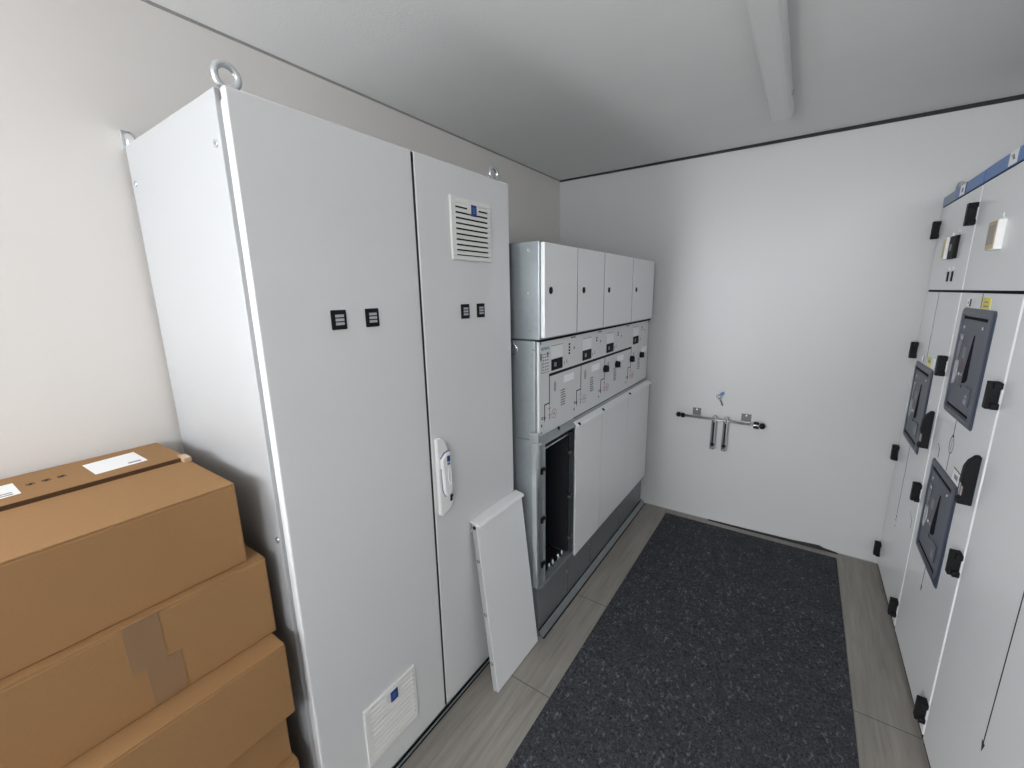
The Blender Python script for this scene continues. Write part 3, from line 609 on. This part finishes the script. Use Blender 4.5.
def cabinet(label, ya, yb):
    c = thing('switchgear_cabinet', label, 'cabinet', (E + .4, .5 * (ya + yb), 0), G)
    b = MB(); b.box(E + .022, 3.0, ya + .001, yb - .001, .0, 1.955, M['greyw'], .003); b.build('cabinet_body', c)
    b = MB(); b.box(E + .004, E + .0215, ya + .012, yb - .012, .0, .020, M['dark']); b.build('plinth', c); b = MB(); b.box(E + .004, E + .0215, ya + .012, yb - .012, 1.558, 1.572, M['dark']); b.build('gap_dark_strip', c)  # dark strip filling the gap between the doors
    dr = []
    for nm, z0, z1 in (('main_door', .020, 1.5605), ('upper_door', 1.5705, 1.957)):
        b = MB(); b.prism([(E + .007, ya + .001), (E + .021, ya + .001), (E + .021, yb - .007), (E + .002, yb - .007), (E, yb - .009), (E, ya + .008)], 'z', z0, z1, M['greyr']); d = b.build(nm, c); dr.append(d)
    return c, dr
def line(b, y, z0, z1, w=.0018): rbox(b, -.0005, .0005, y - w, y + w, z0, z1, M['ink'])

c, (md, ud) = cabinet('farthest right-hand cabinet, in the corner by the far wall, with a black meter', B2, B3 + .002)
control(md, P2, 1.2182)
lever(md, P2 + .004)
for z0, z1 in HX:
    hinge(c, B2 + 0.004, z0, z1)
    hinge(c, 2.962, z0, z1)
b = MB()
y = 2.7497
line(b, y, 1.2564, 1.56)
rbox(b, -0.0005, 0.0006, y - 0.008, y + 0.008, 1.3565, 1.4036, M['greyink'])
rbox(b, -0.0005, 0.0009, y - 0.005, y + 0.005, 1.3624, 1.3977, M['greyr'])
line(b, y, 0.4422, 0.815)
rbox(b, -0.0005, 0.0005, y - 0.012, y + 0.012, 0.4226, 0.4285, M['ink'])
rbox(b, -0.0005, 0.0005, y - 0.008, y + 0.008, 0.403, 0.4088, M['ink'])
rbox(b, -0.0005, 0.0005, y - 0.005, y + 0.005, 0.3686, 0.3755, M['ink'])
b.build('mimic_line', md)
b = MB()
rbox(b, -0.001, 0.001, 2.5918, 2.6507, 1.2231, 1.2682, M['paper'])
rbox(b, -0.001, 0.001, 2.6526, 2.7233, 1.2231, 1.2662, M['yellow'])
rbox(b, 0.001, 0.0014, 2.6683, 2.7076, 1.2388, 1.2525, M['greyink'])
b.build('warning_label', md)
b = MB()
rbox(b, -0.001, 0.001, 2.8057, 2.8351, 1.229, 1.2525, M['paper'])
rbox(b, -0.001, 0.0012, 2.8008, 2.8057, 1.229, 1.2545, M['ink'])
b.build('name_plate', md)
b = MB()
b.prism([(2.5133, 0.5648), (2.5172, 0.5648), (2.4643, 0.5403), (2.4643, 0.5383)], 'x', E - 0.0005, E + 0.0005, M['ink'])
line(b, 2.4643, 0.503, 0.5403, 0.0015)
b.build('printed_mark', md)
b = MB()
rbox(b, -0.001, 0.013, 2.5781, 2.6703, 1.7018, 1.796, M['black'], 0.002)
rbox(b, 0.013, 0.0136, 2.6212, 2.6487, 1.7351, 1.7626, M['greyink'])
rbox(b, 0.013, 0.0134, 2.5898, 2.6114, 1.7195, 1.7842, M['ink'])
o = b.build('meter', ud)
o['label'] = 'black meter with a small display'
b = MB()
rbox(b, -0.001, 0.022, 2.6781, 2.7223, 1.7042, 1.796, M['white'], 0.002)
rbox(b, 0.0215, 0.0225, 2.6811, 2.7193, 1.7087, 1.792, M['beige'])
o = b.build('meter', ud)
o['label'] = 'slim beige meter with white sides'
for y in (2.5771, 2.6438):
    b = MB()
    rbox(b, -0.001, 0.003, y, y + 0.021, 1.6066, 1.6488, M['black'], 0.001)
    b.build('indicator_slot', ud)
    b = MB()
    rbox(b, -0.001, 0.001, y + 0.004, y + 0.014, 1.6586, 1.6665, M['paper'])
    b.build('name_plate', ud)
for y in (2.5947, 2.6879):
    b = MB()
    rbox(b, -0.001, 0.002, y, y + 0.003, 1.8019, 1.8150, M['zinc'])
    b.build('lug', ud)
c, (md, ud) = cabinet('middle right-hand cabinet with two slate-blue operating panels one above the other', B1, B2)
control(md, P1, 1.5066)
control(md, P1, 0.8993)
lever(md, P1 + .010)
for z0, z1 in HX:
    hinge(c, B1 + 0.004, z0, z1)
b = MB()
y = 2.1464
line(b, y, 1.5095, 1.56)
line(b, y, 0.9033, 0.9719)
line(b, y, 1.0426, 1.1014)
for k in range(24):
    a, a2 = (2 * math.pi * k / 24, 2 * math.pi * (k + 1) / 24)
    R1, R2 = (0.034, 0.0305)
    b.prism([(y + R1 * math.cos(a) * 0.75, 1.0072 + R1 * math.sin(a)), (y + R2 * math.cos(a) * 0.75, 1.0072 + R2 * math.sin(a)), (y + R2 * math.cos(a2) * 0.75, 1.0072 + R2 * math.sin(a2)), (y + R1 * math.cos(a2) * 0.75, 1.0072 + R1 * math.sin(a2))], 'x', E - 0.0005, E + 0.0005, M['ink'])
rbox(b, -0.0005, 0.0005, y - 0.0025, y + 0.0025, 0.9866, 1.0278, M['greyink'])
rbox(b, -0.0005, 0.0005, y - 0.008, y + 0.008, 1.0367, 1.0465, M['ink'])
line(b, y, 0.398, 0.4952)
b.prism([(y - 0.009, 0.4079), (y + 0.009, 0.4079), (y, 0.3833)], 'x', E - 0.0005, E + 0.0005, M['ink'])
b.build('mimic_line', md)
b = MB()
rbox(b, -0.001, 0.001, 2.0581, 2.1366, 1.5085, 1.5458, M['yellow'])
rbox(b, 0.001, 0.0014, 2.0719, 2.119, 1.5154, 1.5203, M['greyink'])
rbox(b, 0.001, 0.0014, 2.0778, 2.1141, 1.5291, 1.534, M['greyink'])
b.build('warning_label', md)
b = MB()
rbox(b, -0.001, 0.001, 2.272, 2.3073, 1.5134, 1.538, M['paper'])
rbox(b, -0.001, 0.0012, 2.2612, 2.272, 1.5115, 1.538, M['ink'])
rbox(b, 0.001, 0.0013, 2.2838, 2.2955, 1.5213, 1.5291, M['greyink'])
b.build('name_plate', md)
b = MB()
rbox(b, -0.001, 0.0009, 1.9855, 2.0679, 0.9013, 0.9464, M['paper'])
rbox(b, -0.001, 0.0012, 1.9816, 1.9855, 0.8993, 0.9484, M['ink'])
rbox(b, -0.001, 0.0012, 1.9816, 2.0679, 0.9464, 0.9494, M['ink'])
rbox(b, 0.0009, 0.0012, 2.0061, 2.0454, 0.915, 0.9307, M['greyink'])
b.build('name_plate', md)
b = MB()
rbox(b, -0.001, 0.0006, 2.274, 2.2779, 0.9131, 0.9503, M['ink'])
b.prism([(2.2779, 0.9503), (2.274, 0.9503), (2.3073, 0.9641), (2.3093, 0.9621)], 'x', E - 0.0006, E + 0.0005, M['ink'])
b.build('printed_mark', md)
b = MB()
rbox(b, -0.001, 0.0185, 2.0719, 2.1582, 1.7018, 1.796, M['white'], 0.002)
rbox(b, 0.018, 0.0195, 2.0748, 2.1553, 1.7047, 1.794, M['beige'], 0.0005)
rbox(b, 0.0195, 0.0202, 2.0846, 2.1464, 1.7195, 1.7822, M['lcd'])
o = b.build('meter', ud)
o['label'] = 'beige meter with a grey display'
b = MB()
rbox(b, -0.001, 0.002, 2.1092, 2.1122, 1.7999, 1.8180, M['zinc'])
b.build('lug', ud)
c, (md, ud) = cabinet('nearest right-hand cabinet, plain door cut off by the right edge of the photo', B0, B1)
b = MB()
y = 1.4136
line(b, y, 0.4079, 1.4526, 0.0022)
b.prism([(y - 0.01, 0.4147), (y + 0.01, 0.4147), (y, 0.3853)], 'x', E - 0.0005, E + 0.0005, M['ink'])
b.build('mimic_line', md)

# blue covers on top of the cabinets
t = thing('cable_duct', 'long blue duct with white labels on top of the right-hand cabinets', 'cable duct', (E + .012, 2.4, 1.957))
b = MB(); b.box(E + .003, E + .026, 1.28, 2.995, 1.957, 1.963, M['dark']); b.build('duct_gap_shade', t)  # dark strip stands in for the shadow gap under the duct
b = MB(); b.box(E - .002, E + .026, 2.400, 2.778, 1.963, 2.010, M['cover_blue'], .003); b.build('duct_cover', t)
b = MB(); b.box(E - .002, E + .026, 1.28, 2.394, 1.963, 2.011, M['cover_blue'], .003); b.build('duct_cover', t)
b = MB(); b.box(E - .001, E + .025, 2.778, 2.996, 1.963, 2.008, M['cover_greyblue'], .003); b.build('end_section', t)
b = MB(); b.box(E - .0026, E - .0015, 2.640, 2.712, 1.965, 2.008, M['paper']); b.box(E - .003, E - .0024, 2.66, 2.685, 1.977, 1.994, M['greyink']); b.box(E - .0026, E - .0015, 2.625, 2.634, 1.965, 2.009, M['ink']); b.build('white_label', t)
b = MB(); b.box(E - .0026, E - .0015, 2.091, 2.163, 1.966, 2.009, M['paper']); b.prism([(2.109, 1.980), (2.124, 1.980), (2.144, 1.996), (2.124, 1.998)], 'x', E - .003, E - .0024, M['greyink']); b.build('white_label', t)
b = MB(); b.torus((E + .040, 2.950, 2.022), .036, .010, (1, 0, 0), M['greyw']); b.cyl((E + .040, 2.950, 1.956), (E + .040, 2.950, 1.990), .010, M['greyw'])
tag(b.build('lifting_eye', off=(E + .040, 2.950, 1.957)), 'pale lifting ring behind the far end of the blue duct on the cabinet top', 'lifting eye')

# ------------------------------------------------------------------ light: daylight through the doorway and the added windows
w = bpy.data.worlds.new('World'); S.world = w; w.use_nodes = True
bg = w.node_tree.nodes['Background']; bg.inputs['Color'].default_value = (0.93, 0.97, 1.0, 1); bg.inputs['Strength'].default_value = 36.5
def portal(name, w_, h_, loc, rot):
    la = bpy.data.lights.new(name, 'AREA'); la.shape = 'RECTANGLE'; la.size = w_; la.size_y = h_; la.cycles.is_portal = True
    lo = bpy.data.objects.new(name, la); COL.objects.link(lo); lo.location = loc; lo.rotation_euler = rot
portal('doorway_portal', NW[1] - NW[0], NW[3] - NW[2], ((NW[0] + NW[1]) / 2, YN - .09, (NW[2] + NW[3]) / 2), (math.radians(90), 0, 0))
portal('added_window_portal', HW[1] - HW[0], HW[3] - HW[2], ((HW[0] + HW[1]) / 2, YN - .09, (HW[2] + HW[3]) / 2), (math.radians(90), 0, 0))
portal('added_window_portal', LW[1] - LW[0], LW[3] - LW[2], (-.095, (LW[0] + LW[1]) / 2, (LW[2] + LW[3]) / 2), (math.radians(90), 0, math.radians(-90)))

# ------------------------------------------------------------------ camera
f = Vector((-0.55557646, 0.80458577, -0.20970581)); r = Vector((0.82495077, 0.56491378, -0.01812842)); u = Vector((-0.10387984, 0.1830687, 0.97759646))
cd = bpy.data.cameras.new('Camera'); co = bpy.data.objects.new('Camera', cd); COL.objects.link(co)
co.matrix_world = Matrix(((r.x, u.x, -f.x, 1.6055), (r.y, u.y, -f.y, 0.0), (r.z, u.z, -f.z, 1.5879), (0, 0, 0, 1)))
cd.sensor_width = 36; cd.lens = 419.83 / 1024 * 36; cd.clip_start = .02
S.camera = co
S.view_settings.view_transform = 'Standard'; S.view_settings.look = 'None'; S.view_settings.gamma = 1; S.view_settings.use_curve_mapping = False
S.view_settings.exposure = 0.0
for o in bpy.data.objects:
    if '_o' in o: del o['_o']
